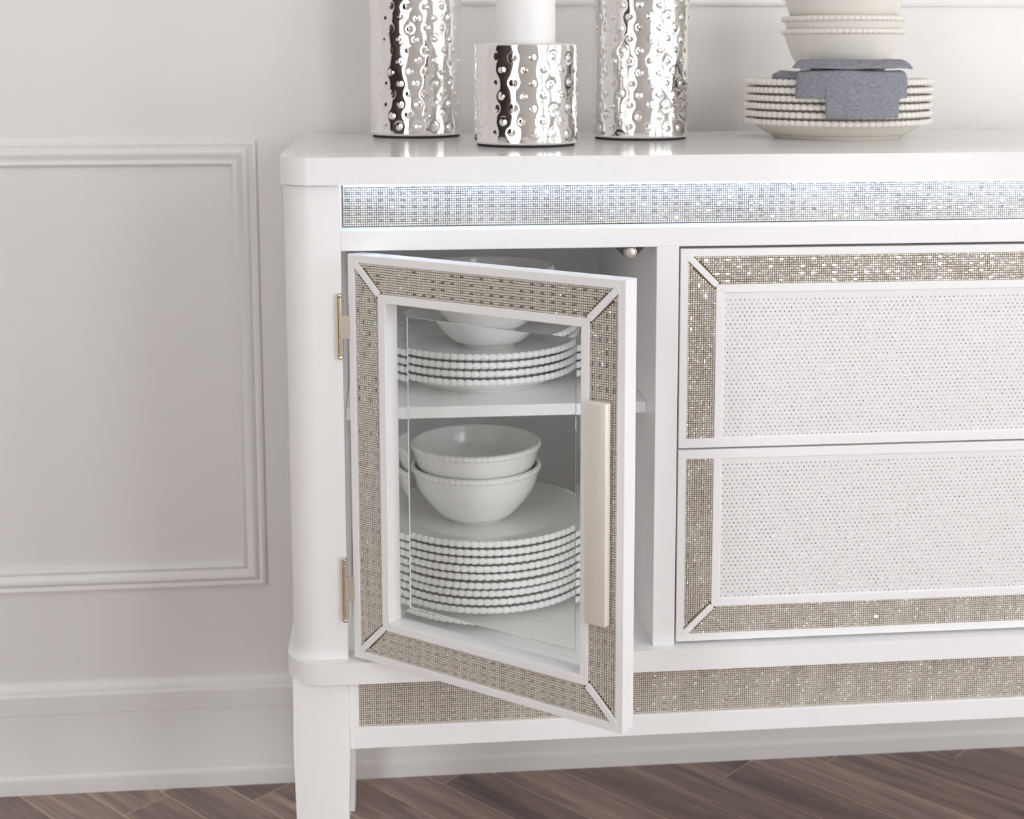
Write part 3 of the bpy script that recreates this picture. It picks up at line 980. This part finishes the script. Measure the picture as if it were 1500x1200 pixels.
# grey linen napkin laid over the top plate and falling over its front edge
def napkin():
    def sheet(prof, a0, a1, na, seed, amp):
        pr_ = smooth_profile(prof, 5)
        V, F = [], []
        k = len(pr_)
        for i in range(na):
            f = i / (na - 1)
            a = a0 + (a1 - a0) * f
            for j, (r, z) in enumerate(pr_):
                g = j / (k - 1)
                wv = amp * math.sin(7 * a + seed + 3 * g) * g + 0.5 * amp * math.sin(17 * a + 2 * seed) * g * g
                V.append(((r + wv) * math.cos(a), (r + wv) * math.sin(a), z + 0.4 * wv))
        for i in range(na - 1):
            for j in range(k - 1):
                F.append((i * k + j, (i + 1) * k + j, (i + 1) * k + j + 1, i * k + j + 1))
        return V, F
    bm = bmesh.new()
    z0 = WELL - TZ + 0.003
    for prof, a0, a1, seed, amp in (
        ([(0.0, z0 + 0.0014), (0.040, z0 + 0.0014), (0.072, z0 + 0.009), (0.100, z0 + 0.021), (0.118, z0 + 0.024), (0.128, z0 + 0.019), (0.1300, z0 + 0.004), (0.1300, z0 - 0.010)], math.radians(229), math.radians(292), 0.3, 0.0016),
        ([(0.0, z0 + 0.0032), (0.040, z0 + 0.0034), (0.066, z0 + 0.016), (0.088, z0 + 0.0345), (0.104, z0 + 0.037), (0.116, z0 + 0.033), (0.124, z0 + 0.027)], math.radians(226), math.radians(300), 1.7, 0.0016),
        ([(0.128, z0 + 0.010), (0.1315, z0 + 0.002), (0.1318, z0 - 0.020), (0.1310, z0 - 0.034)], math.radians(246), math.radians(286), 2.6, 0.0014),
    ):
        V, F = sheet(prof, a0, a1, 40, seed, amp)
        vs = [bm.verts.new(v) for v in V]
        for f in F: bm.faces.new([vs[i] for i in f])
    # rolled fold lying beside it on the rim
    path = [(math.radians(190 + 42 * t), 0.090 + 0.012 * math.sin(3.1 * t), z0 + 0.0125 + 0.006 * t + 0.003 * math.sin(6 * t)) for t in np.linspace(0, 1, 24)]
    rings = []
    for i, (a, r, z) in enumerate(path):
        t = i / 23
        rr = 0.0028 + 0.0042 * min(1, t * 1.6)
        er = Vector((math.cos(a), math.sin(a), 0))
        rings.append([bm.verts.new(er * (r + rr * 1.2 * math.cos(p)) + Vector((0, 0, z + rr * math.sin(p) * (1 + 0.25 * math.sin(3 * p + 5 * t))))) for p in np.linspace(0, 2 * math.pi, 14, endpoint=False)])
    for A_, B_ in zip(rings, rings[1:]):
        for k in range(14): bm.faces.new((A_[k], A_[(k + 1) % 14], B_[(k + 1) % 14], B_[k]))
    bm.faces.new(list(reversed(rings[0]))); bm.faces.new(rings[-1])
    me = bm_mesh('napkin', bm)
    o = link('napkin', me, 'linen', None, smooth=True, center=False)
    o.location = (TX, TY, TZ)
    md = o.modifiers.new('thickness', 'SOLIDIFY'); md.thickness = 0.0016; md.offset = 0
    return tag(o, 'grey linen napkin folded over the cream plates under the bowls', 'napkin')
napkin()

# ------------------------------------------------------------------ candle holders
def candle_holder(loc, R, H, ncol, rowstep, seed, label, turn=0.0):
    root = tag(empty('candle_holder', loc), label, 'candle holder', 'hammered silver candle holders')
    rng = np.random.default_rng(seed)
    z0 = 0.0028
    nt_, nz_ = 400, int(H / 0.00105)
    t = np.arange(nt_) * 2 * np.pi / nt_
    z = np.linspace(0, H, nz_)
    T, Z = np.meshgrid(t, z, indexing='ij')
    wave = np.zeros_like(T)
    for _ in range(26):
        k = rng.integers(3, 17); kz = rng.uniform(-1, 1) * 120
        wave += rng.normal(0, 1) * np.sin(k * T + kz * Z + rng.uniform(0, 6.28)) / (0.6 + k / 7)
    wave *= 0.00026 / wave.std()
    fade = np.clip(np.minimum(Z, H - Z) / 0.006, 0, 1)
    D = wave * fade
    # raised bumps in staggered columns
    nrow = int((H - 0.012) / rowstep)
    for c in range(ncol):
        a = 2 * np.pi * c / ncol + turn
        for r_ in range(nrow + 1):
            zc = 0.0135 + r_ * rowstep
            if (r_ + c) % 2: continue
            if zc > H - 0.006: continue
            a_ = a + rng.normal(0, 0.02); zc += rng.normal(0, 0.0008)
            da = (T[:, 0] - a_ + np.pi) % (2 * np.pi) - np.pi
            ia = np.where(np.abs(da) * R < 0.012)[0]
            iz = np.where(np.abs(z - zc) < 0.012)[0]
            if len(ia) == 0 or len(iz) == 0: continue
            dd = np.hypot(da[ia][:, None] * R, z[iz][None] - zc)
            s_ = rng.uniform(0.85, 1.15)
            bump = 0.00085 * s_ * np.exp(-(dd / 0.0024) ** 2) - 0.00022 * np.exp(-((dd - 0.0052) / 0.0018) ** 2)
            D[np.ix_(ia, iz)] += bump
    edge = 0.003
    er = np.where(Z < edge, (1 - np.sqrt(np.clip(1 - ((edge - Z) / edge) ** 2, 0, 1))) * edge, 0) + \
         np.where(Z > H - edge, (1 - np.sqrt(np.clip(1 - ((Z - H + edge) / edge) ** 2, 0, 1))) * edge, 0)
    RR = R + D - er * 0.8
    V = np.stack([RR * np.cos(T), RR * np.sin(T), Z + z0], -1).reshape(-1, 3)
    i = np.arange(nt_)[:, None]; j = np.arange(nz_ - 1)[None]
    a0 = i * nz_ + j; b0 = ((i + 1) % nt_) * nz_ + j
    F = np.stack([a0, b0, b0 + 1, a0 + 1], -1).reshape(-1, 4)
    # cup: inner lip, wall down to the floor of the cup; and the underside
    V = list(map(tuple, V)); F = list(map(tuple, F))
    def loop(r, zz):
        s0 = len(V)
        for q in t: V.append((r * math.cos(q), r * math.sin(q), zz + z0))
        return s0
    prev = [k * nz_ + nz_ - 1 for k in range(nt_)]
    for r, zz in ((R - 0.0045, H), (R - 0.006, H - 0.0015), (R - 0.0065, H - 0.012)):
        s0 = loop(r, zz); cur = [s0 + k for k in range(nt_)]
        for k in range(nt_): F.append((prev[k], prev[(k + 1) % nt_], cur[(k + 1) % nt_], cur[k]))
        prev = cur
    F.append(tuple(prev))
    F.append(tuple(k * nz_ for k in range(nt_ - 1, -1, -1)))
    me = bpy.data.meshes.new('body')
    me.from_pydata(V, [], F)
    me.polygons.foreach_set('use_smooth', [True] * len(me.polygons))
    me.polygons[-1].use_smooth = False; me.polygons[-2].use_smooth = False
    me.materials.append(MAT['chrome'])
    o = bpy.data.objects.new('body', me); COL.objects.link(o); o.parent = root
    me2 = lathe_mesh('base_pad', [(0, 0), (R - 0.0035, 0), (R - 0.0032, 0.0004), (R - 0.0032, 0.0034), (0, 0.0034)], 64)
    me2.materials.append(MAT['felt'])
    o2 = bpy.data.objects.new('base_pad', me2); COL.objects.link(o2); o2.parent = root
    return root
candle_holder((0.0900, 0.3830, 0.962), 0.0610, 0.250, 32, 0.0139, 3, 'tall hammered silver candle holder farthest from the cream plates', 0.02)
candle_holder((0.2178, 0.1790, 0.962), 0.0618, 0.1185, 32, 0.0148, 5, 'short hammered silver holder carrying a white pillar candle', 0.05)
candle_holder((0.3788, 0.3000, 0.962), 0.0618, 0.250, 32, 0.0139, 9, 'tall hammered silver candle holder next to the cream plates', 0.0)
# the pillar candle standing in the short holder
cr, cz0, cz1 = 0.0352, 0.962 + 0.0028 + 0.1185 - 0.012, 1.235
prof = [(0, cz0), (cr - 0.001, cz0), (cr, cz0 + 0.001), (cr, cz1 - 0.003), (cr - 0.001, cz1 - 0.001), (cr - 0.003, cz1), (cr - 0.006, cz1 - 0.001), (cr - 0.012, cz1 - 0.004), (0, cz1 - 0.006)]
me = lathe_mesh('pillar_candle', [(r, z - cz0) for r, z in prof], 96)
o = link('pillar_candle', me, 'wax', None, center=False); shade_auto(o, 40)
o.location = (0.2178, 0.1790, cz0)
tag(o, 'white pillar candle standing in the short silver holder', 'candle')
wk = lathe_mesh('wick', [(0, 0), (0.0009, 0), (0.0009, 0.012), (0, 0.0125)], 8)
wk.materials.append(MAT['felt'])
c = bpy.data.objects.new('wick', wk); COL.objects.link(c); c.parent = o; c.location = (0, 0, cz1 - cz0 - 0.007)
